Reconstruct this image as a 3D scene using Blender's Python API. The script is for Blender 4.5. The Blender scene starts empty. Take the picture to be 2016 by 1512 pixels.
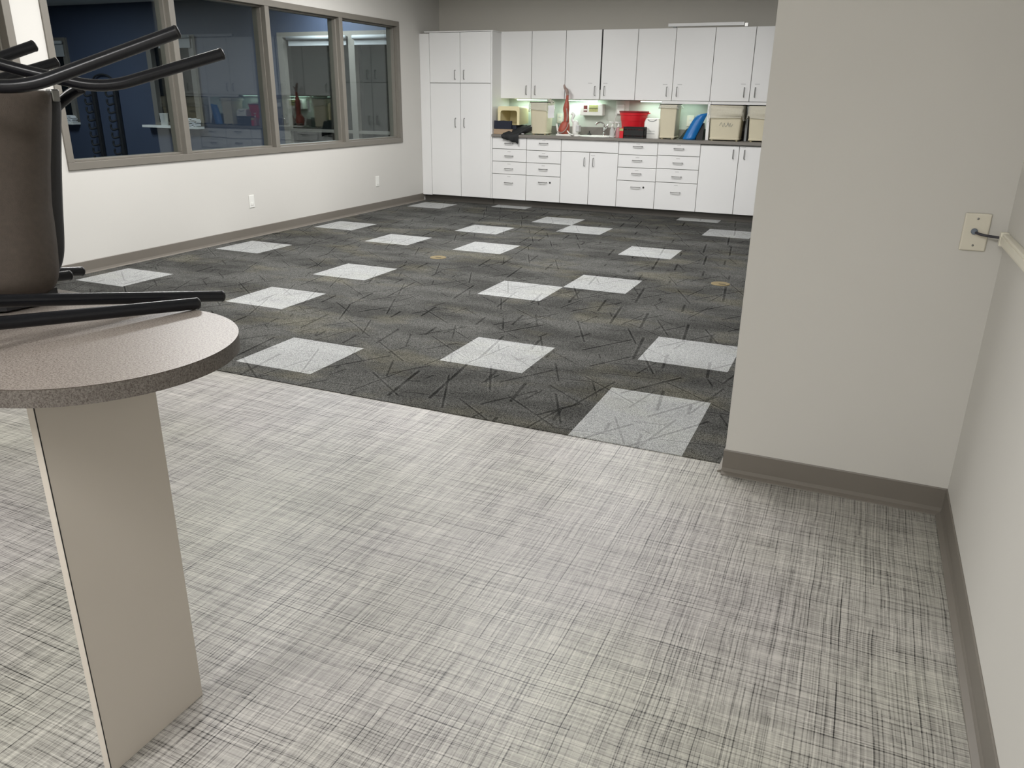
import bpy, bmesh, math, random
from mathutils import Vector, Matrix
PI = math.pi
scene = bpy.context.scene
col = scene.collection
R = random.Random(7)

# ------------------------------------------------------------------ materials
class NX:
    """tiny expression helper for shader maths"""
    def __init__(s, nt, sock): s.nt = nt; s.s = sock
    def _op(s, op, *o, clamp=False):
        n = s.nt.nodes.new('ShaderNodeMath'); n.operation = op; n.use_clamp = clamp
        for i, v in enumerate((s,) + o):
            if isinstance(v, NX): s.nt.links.new(v.s, n.inputs[i])
            else: n.inputs[i].default_value = v
        return NX(s.nt, n.outputs[0])
    def __add__(s, o): return s._op('ADD', o)
    def __sub__(s, o): return s._op('SUBTRACT', o)
    def __mul__(s, o): return s._op('MULTIPLY', o)
    def __truediv__(s, o): return s._op('DIVIDE', o)
    def floor(s): return s._op('FLOOR')
    def abs(s): return s._op('ABSOLUTE')
    def lt(s, o): return s._op('LESS_THAN', o)
    def gt(s, o): return s._op('GREATER_THAN', o)
    def mx(s, o): return s._op('MAXIMUM', o)
    def mn(s, o): return s._op('MINIMUM', o)
    def clamp(s): return s._op('ADD', 0.0, clamp=True)
    def step(s, a, b): return ((s - a) / (b - a)).clamp()

def new_mat(name):
    m = bpy.data.materials.new(name); m.use_nodes = True
    nt = m.node_tree
    for n in list(nt.nodes): nt.nodes.remove(n)
    out = nt.nodes.new('ShaderNodeOutputMaterial')
    b = nt.nodes.new('ShaderNodeBsdfPrincipled')
    nt.links.new(b.outputs[0], out.inputs[0])
    return m, nt, b, out

def coords(nt, kind='Object'):
    tc = nt.nodes.new('ShaderNodeTexCoord')
    sp = nt.nodes.new('ShaderNodeSeparateXYZ'); nt.links.new(tc.outputs[kind], sp.inputs[0])
    return [NX(nt, sp.outputs[i]) for i in range(3)], tc
def vec(nt, x, y, z=0.0):
    c = nt.nodes.new('ShaderNodeCombineXYZ')
    for i, v in enumerate((x, y, z)):
        if isinstance(v, NX): nt.links.new(v.s, c.inputs[i])
        else: c.inputs[i].default_value = v
    return c.outputs[0]
def noise(nt, v, scale=1.0, detail=2.0, rough=.5):
    n = nt.nodes.new('ShaderNodeTexNoise'); n.inputs['Scale'].default_value = scale
    n.inputs['Detail'].default_value = detail; n.inputs['Roughness'].default_value = rough
    if v is not None: nt.links.new(v, n.inputs['Vector'])
    return NX(nt, n.outputs['Fac'])
def white(nt, v):
    n = nt.nodes.new('ShaderNodeTexWhiteNoise'); n.noise_dimensions = '3D'
    nt.links.new(v, n.inputs['Vector']); return NX(nt, n.outputs['Value'])
def mixc(nt, f, a, b):
    n = nt.nodes.new('ShaderNodeMix'); n.data_type = 'RGBA'
    ins = [i for i in n.inputs if i.type == 'RGBA']
    fac = n.inputs[0]
    if isinstance(f, NX): nt.links.new(f.s, fac)
    else: fac.default_value = f
    for i, v in zip(ins, (a, b)):
        if isinstance(v, tuple): i.default_value = (*v, 1) if len(v) == 3 else v
        else: nt.links.new(v, i)
    return [o for o in n.outputs if o.type == 'RGBA'][0]

def mat(name, c, rough=.5, metal=0.0, spec=.5, var=.06, scale=12.0, bump=0.0, bscale=300.0, coat=0.0, alpha=None, trans=None):
    m, nt, b, out = new_mat(name)
    _, tc = coords(nt)
    n = noise(nt, tc.outputs['Object'], scale, 3)
    lo = tuple(max(0, x * (1 - var)) for x in c); hi = tuple(min(1, x * (1 + var)) for x in c)
    nt.links.new(mixc(nt, n, lo, hi), b.inputs['Base Color'])
    b.inputs['Roughness'].default_value = rough; b.inputs['Metallic'].default_value = metal
    b.inputs['Specular IOR Level'].default_value = spec
    b.inputs['Coat Weight'].default_value = coat
    if trans is not None: b.inputs['Transmission Weight'].default_value = trans
    if alpha is not None: b.inputs['Alpha'].default_value = alpha
    if bump:
        nb = noise(nt, tc.outputs['Object'], bscale, 2)
        bp = nt.nodes.new('ShaderNodeBump'); bp.inputs['Strength'].default_value = bump
        bp.inputs['Distance'].default_value = .002
        nt.links.new(nb.s, bp.inputs['Height']); nt.links.new(bp.outputs[0], b.inputs['Normal'])
    return m

def emis(name, c, s):
    m, nt, b, out = new_mat(name)
    b.inputs['Base Color'].default_value = (*c, 1)
    b.inputs['Emission Color'].default_value = (*c, 1); b.inputs['Emission Strength'].default_value = s
    return m

def glass_mat():
    m, nt, b, out = new_mat('window_glass')
    nt.nodes.remove(b)
    tr = nt.nodes.new('ShaderNodeBsdfTransparent'); tr.inputs[0].default_value = (.93, .96, .95, 1)
    gl = nt.nodes.new('ShaderNodeBsdfGlossy'); gl.inputs['Roughness'].default_value = .0
    gl.inputs['Color'].default_value = (.95, 1, 1, 1)
    g = nt.nodes.new('ShaderNodeNewGeometry')
    d = nt.nodes.new('ShaderNodeVectorMath'); d.operation = 'DOT_PRODUCT'
    nt.links.new(g.outputs['Incoming'], d.inputs[0]); nt.links.new(g.outputs['Normal'], d.inputs[1])
    c = NX(nt, d.outputs['Value']).abs()
    k = (c * -1.0 + 1.0)
    f = (k * k * k * k * k) * .95 + .055
    mx = nt.nodes.new('ShaderNodeMixShader'); nt.links.new(f.s, mx.inputs[0])
    nt.links.new(tr.outputs[0], mx.inputs[1]); nt.links.new(gl.outputs[0], mx.inputs[2])
    nt.links.new(mx.outputs[0], out.inputs[0])
    return m

def vinyl_mat():
    m, nt, b, out = new_mat('woven_vinyl')
    (x, y, z), tc = coords(nt)
    wob = noise(nt, vec(nt, x, y), 3.0, 2)
    xw = x + (wob - .5) * .016; yw = y + (wob - .5) * .016
    def thread(u, v, pitch, length, seed, width=.5, soft=.25):
        """random value per thread segment plus a soft profile across the thread"""
        q = u / pitch; i = q.floor(); sh = white(nt, vec(nt, i, seed, 1.0))
        g = v / length + sh * 13.0; j = g.floor()
        r = white(nt, vec(nt, i, j, seed)); across = (q - i - .5).abs()
        return r, ((across * -1.0 + width * .5) / (soft * .5)).clamp()
    v = None
    for (u, w, sd) in ((xw, y, 1.0), (yw, x, 50.0)):
        r, p = thread(u, w, .0042, .13, sd, .9, .5); t = (r - .5) * .26
        r2, p2 = thread(u, w, .0095, .22, sd + 3, .42, .3); t = t - r2.gt(.48) * p2 * (r2 - .2) * .46
        r3, p3 = thread(u, w, .021, .34, sd + 7, .17, .1); t = t - r3.gt(.5) * p3 * .36
        r4, p4 = thread(u, w, .0075, .16, sd + 11, .4, .3); t = t + r4.gt(.62) * p4 * .18
        r5 = noise(nt, vec(nt, u * 22, w * 3.0, sd), 1.0, 2); t = t + (r5 - .5) * .20
        v = t if v is None else v + t
    v = v * 1.45 + 1.13
    big = noise(nt, vec(nt, x, y, 3.0), 1.1, 2).step(.35, .65)
    base = mixc(nt, big, (.308, .302, .264), (.304, .289, .275))
    vm = nt.nodes.new('ShaderNodeVectorMath'); vm.operation = 'SCALE'
    nt.links.new(base, vm.inputs[0]); nt.links.new(v.s, vm.inputs['Scale'])
    nt.links.new(vm.outputs[0], b.inputs['Base Color'])
    b.inputs['Roughness'].default_value = .42; b.inputs['Specular IOR Level'].default_value = .45
    return m

def carpet_mat(name, lo, hi, warm, stroke, blot=.35):
    m, nt, b, out = new_mat(name)
    (x, y, z), tc = coords(nt)
    sp = noise(nt, tc.outputs['Object'], 230, 1.5, .8).step(.41, .59)
    sp2 = noise(nt, tc.outputs['Object'], 120, 1.0).step(.35, .65)
    big = noise(nt, vec(nt, x * .62, y * 1.5, 1.0), 2.4, 3).step(.38, .62)
    wm = noise(nt, vec(nt, x, y * 1.6, 7.0), 2.2, 2).step(.52, .68)
    spk = sp * .7 + sp2 * .3
    col_a = mixc(nt, spk, lo, hi)
    col_w = mixc(nt, spk, tuple(a * w for a, w in zip(lo, warm)), tuple(a * w for a, w in zip(hi, warm)))
    c0 = mixc(nt, wm, col_a, col_w)
    # random bar strokes laid at several angles
    mask = None; light = None
    for k, (ang, L, W, w) in enumerate([(8, .55, .20, .010), (-38, .55, .26, .011), (58, .60, .24, .017), (97, .62, .21, .019), (-66, .52, .27, .012), (78, .5, .25, .013)]):
        ca, sa = math.cos(math.radians(ang)), math.sin(math.radians(ang))
        u = (x * ca + y * sa) / L; v = (y * ca - x * sa) / W
        row = v.floor(); off = white(nt, vec(nt, row, float(k), 2.0))
        u2 = u + off * 5.0; cell = u2.floor()
        r1 = white(nt, vec(nt, cell, row, float(k) + .5)); r2 = white(nt, vec(nt, cell, row, float(k) + 9.5))
        fu = u2 - cell; fv = v - row
        din = (fv - .5 - (r1 - .5) * .6).abs() * W
        onl = (fu - .5).abs().lt(r2 * .42 + .04)
        on = r1.gt(.28)
        seg = (din * -1.0 + w * .5).step(0.0, .003) * onl * on
        mask = seg if mask is None else mask.mx(seg)
        hl = ((din - w * .5 - .006).abs() * -1.0 + .005).step(0.0, .003) * onl * r2.gt(.62) * on
        light = hl if light is None else light.mx(hl)
    v = (big * blot + (1 - blot * .5)) - mask * stroke + light * (stroke * .3)
    vm = nt.nodes.new('ShaderNodeVectorMath'); vm.operation = 'SCALE'
    nt.links.new(c0, vm.inputs[0]); nt.links.new(v.s, vm.inputs['Scale'])
    nt.links.new(vm.outputs[0], b.inputs['Base Color'])
    b.inputs['Roughness'].default_value = 1.0; b.inputs['Specular IOR Level'].default_value = 0.0
    bp = nt.nodes.new('ShaderNodeBump'); bp.inputs['Strength'].default_value = .5; bp.inputs['Distance'].default_value = .004
    nt.links.new(sp.s, bp.inputs['Height']); nt.links.new(bp.outputs[0], b.inputs['Normal'])
    return m

def laminate_mat(nm='speckled_laminate', k=1.0):
    m, nt, b, out = new_mat(nm)
    (x, y, z), tc = coords(nt)
    n1 = noise(nt, tc.outputs['Object'], 260, 2, .8).step(.40, .60)
    n2 = noise(nt, tc.outputs['Object'], 420, 1).step(.4, .6)
    vo = nt.nodes.new('ShaderNodeTexVoronoi'); vo.feature = 'F1'; vo.inputs['Scale'].default_value = 190
    nt.links.new(tc.outputs['Object'], vo.inputs['Vector'])
    dd = NX(nt, vo.outputs['Distance'])
    ring = ((dd - .33).abs() * -1.0 + .07).step(0, .05)
    c = mixc(nt, n1, (.115, .092, .074), (.285, .25, .222))
    c = mixc(nt, n2 * .35, c, (.55, .50, .46))
    c = mixc(nt, ring * .3, c, (.55, .52, .46))
    sc_ = nt.nodes.new('ShaderNodeVectorMath'); sc_.operation = 'SCALE'; nt.links.new(c, sc_.inputs[0]); sc_.inputs['Scale'].default_value = k
    nt.links.new(sc_.outputs[0], b.inputs['Base Color'])
    b.inputs['Roughness'].default_value = .38
    return m

M = dict(
    paint=mat('wall_paint', (.605, .592, .556), .75, var=.015, scale=2, bump=.06, bscale=160),
    paint_shade=mat('shaded_wall_paint', (.55, .53, .48), .8, var=.02, scale=2, bump=.05, bscale=160),  # wall paint copy with the far wall's shade put into its colour
    splash=mat('splash_paint', (.52, .56, .50), .6, var=.03),
    ceil=mat('ceiling_tile', (.72, .72, .69), .9, var=.04, scale=40, bump=.2),
    navy=mat('navy_paint', (.050, .066, .108), .55, var=.05, scale=2),
    base=mat('cove_vinyl', (.175, .158, .135), .42, var=.04),
    frame=mat('window_metal', (.18, .167, .143), .45, var=.05),
    vinyl=vinyl_mat(),
    dark=carpet_mat('carpet_dark', (.010, .010, .0095), (.152, .152, .143), (1.22, 1.18, 1.04), .5, .5),
    lite=carpet_mat('carpet_light', (.17, .175, .174), (.54, .55, .54), (1.0, 1.0, .97), .26, .12),
    trim=mat('metal_strip', (.12, .12, .11), .5),
    cab=mat('white_laminate', (.80, .80, .79), .38, var=.01, scale=3),
    carc=mat('cabinet_carcass', (.50, .50, .47), .6, var=.02),
    cream_edge=mat('cream_edging', (.66, .62, .52), .5),
    steel=mat('brushed_steel', (.30, .30, .29), .35, metal=1.0),
    chrome=mat('chrome', (.75, .76, .77), .12, metal=1.0),
    counter=mat('counter_laminate', (.20, .185, .165), .5, var=.25, scale=220),
    lam=laminate_mat(), lam_shade=laminate_mat('speckled_edge_shaded', .42),  # edge copy of the laminate, its back-lit shade put into the colour
    panel=mat('warm_grey_panel', (.56, .515, .455), .45, var=.02, scale=3),
    tube=mat('black_tube', (.006, .0068, .0095), .24, spec=.38, var=.1),
    rubber=mat('black_rubber', (.008, .008, .009), .4),
    shell=mat('black_plastic', (.022, .022, .024), .5, bump=.2),
    toe=mat('toe_kick_vinyl', (.085, .078, .068), .5), seam=mat('brown_seam', (.06, .045, .035), .5),
    fabric=mat('brown_fabric', (.064, .050, .039), .8, var=.25, scale=90, bump=.4, bscale=700),
    plate=mat('ivory_plastic', (.70, .665, .56), .35, var=.01),
    whitepl=mat('white_plastic', (.78, .78, .74), .35, var=.02),
    ivory2=mat('ivory_channel', (.78, .75, .64), .35, var=.02),
    glass=glass_mat(),
    beige=mat('beige_plastic', (.62, .57, .42), .5, var=.03),
    cream=mat('cream_plastic', (.76, .68, .42), .45, var=.02),
    liner=mat('plastic_liner', (.78, .76, .66), .3, var=.1, scale=60, bump=.6, bscale=40, alpha=.5), thinliner=mat('thin_liner', (.8, .82, .78), .2, var=.1, bump=.8, bscale=40, alpha=.28),
    clear=mat('clear_plastic', (.85, .88, .86), .08, alpha=.35, spec=.8),
    red=mat('red_plastic', (.62, .012, .022), .38, var=.05),
    navyc=mat('navy_cloth', (.012, .016, .03), .8, var=.3, scale=60, bump=.4),
    blackc=mat('black_cloth', (.012, .013, .014), .75, var=.4, scale=30, bump=.4, bscale=90),
    tan=mat('tan_card', (.38, .28, .19), .7, var=.06),
    blue=mat('blue_plastic', (.005, .14, .42), .4, var=.05),
    green=mat('dark_green_foam', (.035, .055, .042), .8, var=.1),
    muscle=mat('muscle_red', (.36, .075, .045), .5, var=.6, scale=32),
    tendon=mat('tendon_grey', (.34, .25, .22), .45, var=.3, scale=30),
    paper=mat('paper', (.82, .83, .84), .8, var=.02),
    black=mat('matte_black', (.01, .01, .01), .7),
    night=mat('night_glass', (.004, .006, .0055), .06, spec=.25),
    shade=mat('roller_fabric', (.34, .35, .35), .8, var=.02),
    brass=mat('aged_brass', (.20, .155, .075), .6, metal=.4, var=.1, scale=60),
    dlabel=mat('maroon_label', (.16, .03, .03), .6), ylabel=mat('olive_label', (.42, .42, .18), .6, var=.4, scale=90),
    gold=mat('amber_leaf', (.45, .22, .04), .6, var=.5, scale=30),
    grey=mat('grey_plastic', (.30, .32, .32), .5), greyl=mat('label_grey', (.55, .55, .54), .6),
    door=mat('door_leaf', (.16, .145, .125), .5, var=.1),
    diff=emis('lamp_diffuser', (1.0, .98, .95), 4.0), tubeg=emis('fluorescent_tube', (.72, 1.0, .86), 2.5),
)

# ------------------------------------------------------------------ mesh helpers
class MB:
    def __init__(s): s.bm = bmesh.new(); s.mi = 0
    def _tag(s, faces):
        for f in faces: f.material_index = s.mi
    def box(s, x0, x1, y0, y1, z0, z1, bev=0.0, seg=2, mtx=None):
        nv = [s.bm.verts.new((x, y, z)) for x in (x0, x1) for y in (y0, y1) for z in (z0, z1)]
        q = [(0, 1, 3, 2), (4, 6, 7, 5), (0, 4, 5, 1), (2, 3, 7, 6), (0, 2, 6, 4), (1, 5, 7, 3)]
        fs = [s.bm.faces.new([nv[i] for i in f]) for f in q]
        s._tag(fs)
        if mtx is not None: bmesh.ops.transform(s.bm, matrix=mtx, verts=nv)
        if bev:
            es = list({e for f in fs for e in f.edges})
            bmesh.ops.bevel(s.bm, geom=es, offset=bev, segments=seg, affect='EDGES', profile=.5)
        return s
    def loft(s, rings, cap0=True, cap1=True, closed=True):
        vs = [[s.bm.verts.new(p) for p in r] for r in rings]
        n = len(vs[0]); fs = []
        for a, b in zip(vs, vs[1:]):
            for i in range(n if closed else n - 1):
                j = (i + 1) % n
                fs.append(s.bm.faces.new((a[i], a[j], b[j], b[i])))
        if cap0: fs.append(s.bm.faces.new(list(reversed(vs[0]))))
        if cap1: fs.append(s.bm.faces.new(vs[-1]))
        s._tag(fs); return s
    def tube(s, pts, r, n=14, cap=True, radii=None):
        pts = [Vector(p) for p in pts]; rings = []
        t0 = (pts[1] - pts[0]).normalized()
        up = Vector((0, 0, 1)) if abs(t0.z) < .9 else Vector((1, 0, 0))
        nrm = t0.cross(up).normalized()
        for i, p in enumerate(pts):
            if i == 0: t = t0
            elif i == len(pts) - 1: t = (pts[i] - pts[i - 1]).normalized()
            else: t = ((pts[i] - pts[i - 1]).normalized() + (pts[i + 1] - pts[i]).normalized()).normalized()
            nrm = (nrm - t * nrm.dot(t)).normalized(); bi = t.cross(nrm)
            rr = radii[i] if radii else r
            rings.append([p + (nrm * math.cos(a) + bi * math.sin(a)) * rr for a in [2 * PI * k / n for k in range(n)]])
        return s.loft(rings, cap, cap)
    def lathe(s, prof, c=(0, 0, 0), n=24, cap0=True, cap1=True):
        rings = [[(c[0] + r * math.cos(2 * PI * k / n), c[1] + r * math.sin(2 * PI * k / n), c[2] + z) for k in range(n)] for r, z in prof]
        return s.loft(rings, cap0, cap1)
    def prism(s, poly, a, b, axis='x'):
        def P(u, v, w): return {'x': (w, u, v), 'y': (u, w, v), 'z': (u, v, w)}[axis]
        return s.loft([[P(u, v, a) for u, v in poly], [P(u, v, b) for u, v in poly]])
    def build(s, name, m, parent=None, smooth=False, mats=None, origin=None):
        bmesh.ops.recalc_face_normals(s.bm, faces=s.bm.faces)
        me = bpy.data.meshes.new(name)
        if origin is not None: bmesh.ops.translate(s.bm, verts=s.bm.verts, vec=-Vector(origin))
        s.bm.to_mesh(me); s.bm.free()
        for k in (mats or [m]): me.materials.append(k)
        if smooth:
            me.polygons.foreach_set('use_smooth', [True] * len(me.polygons))
        o = bpy.data.objects.new(name, me); col.objects.link(o)
        if origin is not None: o.location = origin
        if parent is not None:
            o.parent = parent
            o.location = Vector(o.location) - world_loc(parent)
        return o
def world_loc(o):
    v = Vector((0, 0, 0))
    while o is not None: v += Vector(o.location); o = o.parent
    return v
def smooth_by_angle(o, ang=40):
    me = o.data
    me.polygons.foreach_set('use_smooth', [True] * len(me.polygons))
    bm = bmesh.new(); bm.from_mesh(me)
    for e in bm.edges:
        if len(e.link_faces) == 2 and e.calc_face_angle(0) > math.radians(ang): e.smooth = False
    bm.to_mesh(me); bm.free(); return o
def thing(name, label, cat, loc=(0, 0, 0), group=None):
    o = bpy.data.objects.new(name, None); col.objects.link(o); o.location = loc
    o.empty_display_size = .05
    tag(o, label, cat, group); return o
def tag(o, label, cat, group=None):
    o['label'] = label; o['category'] = cat
    if group: o['group'] = group
    return o
def struct(o): o['kind'] = 'structure'; return o
def copy_tree(o, parent=None):
    c = o.copy(); col.objects.link(c); c.parent = parent
    for ch in list(o.children): copy_tree(ch, c)
    return c
def resample(pts, n=8):
    """smooth a polyline by Catmull-Rom"""
    P = [Vector(p) for p in pts]; P = [P[0] * 2 - P[1]] + P + [P[-1] * 2 - P[-2]]; out = []
    for i in range(1, len(P) - 2):
        for k in range(n):
            t = k / n; a, b, c, d = P[i - 1:i + 3]
            out.append(.5 * ((2 * b) + (c - a) * t + (2 * a - 5 * b + 4 * c - d) * t * t + (3 * b - a - 3 * c + d) * t ** 3))
    out.append(P[-2]); return out
def fillet(pts, r=.05, n=6):
    """round the corners of a polyline"""
    P = [Vector(p) for p in pts]; out = [P[0]]
    for i in range(1, len(P) - 1):
        a = P[i] + (P[i - 1] - P[i]).normalized() * min(r, (P[i - 1] - P[i]).length * .45)
        b = P[i] + (P[i + 1] - P[i]).normalized() * min(r, (P[i + 1] - P[i]).length * .45)
        for k in range(n + 1):
            t = k / n; out.append(a * (1 - t) ** 2 + P[i] * 2 * t * (1 - t) + b * t * t)
    out.append(P[-1]); return out

# ------------------------------------------------------------------ room dimensions (metres)
XL, XR = -4.641, 1.4554
XR2 = 3.5
PX, PY = .679, -.2343       # free corner of the partition
YB, YS = 7.245, -5.2          # far wall, wall behind the camera
YC = -.158                    # carpet / vinyl joint
ZC = 2.75
TW = .5                       # carpet tile
WT = .16
# floor
o = MB().box(XL, XR, YS, YC, -.1, 0).build('floor', M['vinyl']); struct(o)
# carpet: one slab whose light tiles sit in the tile grid
light = {(0, 0), (0, -1), (0, 2), (-2, 1), (-4, 0), (-2, 5), (-3, 4), (-6, 2), (-6, 4), (-5, 7), (-2, 8), (-9, 5), (-7, 7), (-9, 8), (-6, 9), (-5, 11), (-4, 10), (-9, 2), (-9, 12), (-1, 11), (-2, 13), (-7, 13), (2, 4), (2, 8)}
c = MB()
for i in range(-10, 8):
    for j in range(-1, 15):
        x0, x1 = max(XL, i * TW), min(XR2, (i + 1) * TW); y0, y1 = max(YC, j * TW), min(YB, (j + 1) * TW)
        if x1 <= x0 or y1 <= y0: continue
        if j >= 14: continue
        c.mi = 1 if (i, j) in light else 0
        c.box(x0, x1, y0, y1, -.1, .004)
c.mi = 0; c.box(XL, XR2, 7.0, YB, -.1, .004)
o = c.build('floor', None, mats=[M['dark'], M['lite']]); struct(o)
# ceiling
o = MB().box(XL - WT, XR2 + WT, YS - WT, YB + WT, ZC, ZC + .1).build('ceiling', M['ceil']); struct(o)
# far wall, paint darkened to stand for the shade above the cabinets; splash zone is a painted panel
o = MB().box(XL - WT, .12, YB, YB + WT, 0, ZC).build('wall_back', M['paint_shade']); struct(o)
o = MB().box(.12, XR2 + WT, YB, YB + WT, 0, ZC).build('wall_back', M['navy']); struct(o)
o = MB().box(XR2, XR2 + WT, PY, YB, 0, ZC).build('wall_right', M['navy']); struct(o)
o = MB().box(XR, XR + WT, YS - WT, PY, 0, ZC).build('wall_right', M['paint']); struct(o)
o = MB().box(XL - WT, XR + WT, YS - WT, YS, 0, ZC).build('wall_front', M['paint']); struct(o)
# partition stub on the right
o = MB().box(PX, XR2, PY, PY + .13, 0, ZC).build('wall_partition', M['paint']); struct(o)
# left wall with the window band and a doorway
WY0, WY1, WZ0, WZ1 = 1.215, 6.17, .808, 2.26
DY0, DY1, DZ1 = -.12, .98, 2.13
lw = MB()
for (a, b, z0, z1) in [(YS - WT, DY0, 0, ZC), (DY0, DY1, DZ1, ZC), (DY1, WY0, 0, ZC), (WY0, WY1, 0, WZ0), (WY0, WY1, WZ1, ZC), (WY1, YB + WT, 0, ZC)]:
    lw.box(XL - WT, XL, a, b, z0, z1)
o = lw.build('wall_left', M['paint']); struct(o)

# baseboards: cove profile with a lighter toe line
def cove(name, a, b, nrm):
    """a,b floor points along the wall, nrm into the room"""
    a = Vector((*a, 0)); b = Vector((*b, 0)); n = Vector((*nrm, 0))
    prof = [(0, 0), (.024, 0), (.023, .004), (.008, .011), (.0045, .025), (.0045, .097), (.002, .101), (0, .101)]
    m = MB(); m.loft([[p + n * u + Vector((0, 0, v)) for u, v in prof] for p in (a, b)])
    return struct(m.build(name, M['base']))
cove('baseboard_left', (XL, DY1), (XL, 6.70), (1, 0))
cove('baseboard_left', (XL, YS), (XL, DY0), (1, 0))
cove('baseboard_right', (XR, YS), (XR, PY), (-1, 0))
cove('baseboard_partition', (PX - .005, PY), (XR, PY), (0, -1))
cove('baseboard_partition', (PX, PY + .13), (PX, PY), (-1, 0))
cove('baseboard_right', (XR2, PY + .13), (XR2, YB), (-1, 0))
cove('baseboard_back', (.12, YB), (XR2, YB), (0, -1))
cove('baseboard_front', (XL, YS), (XR, YS), (0, 1))

# window band in the left wall
w = bpy.data.objects.new('window_1', None); col.objects.link(w); w.location = (XL, (WY0 + WY1) / 2, WZ0); struct(w)
fw = .058; XG = XL - .082
f = MB()
for (y0, y1, z0, z1) in [(WY0, WY1, WZ0, WZ0 + fw), (WY0, WY1, WZ1 - fw, WZ1), (WY0, WY0 + fw, WZ0 + fw, WZ1 - fw), (WY1 - fw, WY1, WZ0 + fw, WZ1 - fw)]:
    f.box(XL - .15, XL + .014, y0, y1, z0, z1, .002, 1)
# inner stop
s_ = .016
for (y0, y1, z0, z1) in [(WY0 + fw, WY1 - fw, WZ0 + fw, WZ0 + fw + s_), (WY0 + fw, WY1 - fw, WZ1 - fw - s_, WZ1 - fw), (WY0 + fw, WY0 + fw + s_, WZ0 + fw + s_, WZ1 - fw - s_), (WY1 - fw - s_, WY1 - fw, WZ0 + fw + s_, WZ1 - fw - s_)]:
    f.box(XL - .13, XL - .035, y0, y1, z0, z1, .002, 1)
f.build('window_frame', M['frame'], w)
muls = [2.458, 3.682, 4.918]
for y in muls:
    m = MB(); m.box(XL - .15, XL + .0135, y - .031, y + .031, WZ0 + fw, WZ1 - fw, .002, 1)
    m.box(XL - .13, XL - .035, y - .031 - s_, y + .031 + s_, WZ0 + fw + s_, WZ1 - fw - s_, .002, 1)
    m.build('mullion', M['frame'], w)
ys = [WY0 + fw] + muls + [WY1 - fw]
for k in range(4):
    a = ys[k] + (s_ if k == 0 else .031 + s_); b = ys[k + 1] - (s_ if k == 3 else .031 + s_)
    MB().box(XG - .003, XG + .003, a, b, WZ0 + fw + s_, WZ1 - fw - s_).build('pane', M['glass'], w)
# doorway further along the left wall
d = bpy.data.objects.new('door_1', None); col.objects.link(d); d.location = (XL, (DY0 + DY1) / 2, 0); struct(d)
f = MB()
for (y0, y1, z0, z1) in [(DY0, DY0 + .06, 0, DZ1), (DY1 - .06, DY1, 0, DZ1), (DY0 + .06, DY1 - .06, DZ1 - .06, DZ1)]:
    f.box(XL - .15, XL + .014, y0, y1, z0, z1, .002, 1)
for (y0, y1, z0, z1) in [(DY0 + .06, DY0 + .075, 0, DZ1 - .06), (DY1 - .075, DY1 - .06, 0, DZ1 - .06)]:
    f.box(XL - .13, XL - .06, y0, y1, z0, z1, .002, 1)
f.build('door_frame', M['frame'], d)
lf = MB().box(XL - .118, XL - .075, DY0 + .077, DY1 - .077, .01, DZ1 - .062, .002, 1).build('door_leaf', M['door'], d)
hd = MB().tube([(XL - .075, .02, 1.0), (XL - .03, .02, 1.0), (XL - .03, .13, 1.0)], .009).build('door_handle', M['steel'], lf, smooth=True)

# ------------------------------------------------------------------ room beyond the glass
BX0, BX1, BY0 = -14.2, XL - WT, -1.5
o = MB().box(BX0, BX1, BY0, YB, -.1, 0).build('floor', mat('far_carpet', (.05, .055, .06), .9)); struct(o)
o = MB().box(BX0, BX1, BY0, YB, ZC, ZC + .1).build('ceiling', M['ceil']); struct(o)
o = MB().box(BX0 - .1, BX0, BY0, YB + .1, 0, ZC).build('wall_far_left', M['navy']); struct(o)
o = MB().box(BX0, BX1, BY0 - .1, BY0, 0, ZC).build('wall_far_front', M['navy']); struct(o)
YW = 7.2
wins = [(-13.6, -11.90, .87), (-10.05, -9.03, .87), (-7.36, -4.95, .62)]
fwall = MB(); xs = BX0
for (a, b, z0) in wins:
    fwall.box(xs, a, YW, YW + .1, 0, ZC); fwall.box(a, b, YW, YW + .1, 0, z0); fwall.box(a, b, YW, YW + .1, 2.25, ZC); xs = b
fwall.box(xs, BX1, YW, YW + .1, 0, ZC)
o = fwall.build('wall_far_back', M['navy']); struct(o)
o = MB().box(XL - WT - .012, XL - WT, BY0, WY0, 0, ZC).build('wall_far_right', M['navy']); struct(o)
for k, (a, b, z0) in enumerate(wins):
    w = bpy.data.objects.new('window_%d' % (k + 2), None); col.objects.link(w); w.location = ((a + b) / 2, YW, z0); struct(w)
    f = MB()
    jl = .10
    f.box(a, a + jl, YW - .05, YW + .1, z0, 2.25); f.box(b - jl, b, YW - .05, YW + .1, z0, 2.25)
    f.box(a + jl, b - jl, YW - .05, YW + .1, 2.18, 2.25); f.box(a + jl, b - jl, YW - .05, YW + .1, z0, z0 + .05)
    if k == 2:
        f.box(-6.09, -5.985, YW - .05, YW + .1, z0 + .05, 2.18); f.box(a + jl, -6.09, YW - .04, YW + .09, .845, .885); f.box(-5.985, b - jl, YW - .04, YW + .09, .845, .885)
    f.build('window_frame', M['frame'], w)
    MB().box(a + jl, b - jl, YW + .04, YW + .05, z0 + .05, 2.18).build('pane', M['night'], w)
    if k < 2: MB().box(a - .2 if k else a, b, YW - .16, YW, .83, .87, .004, 1).build('window_sill', M['whitepl'], w)
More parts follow.
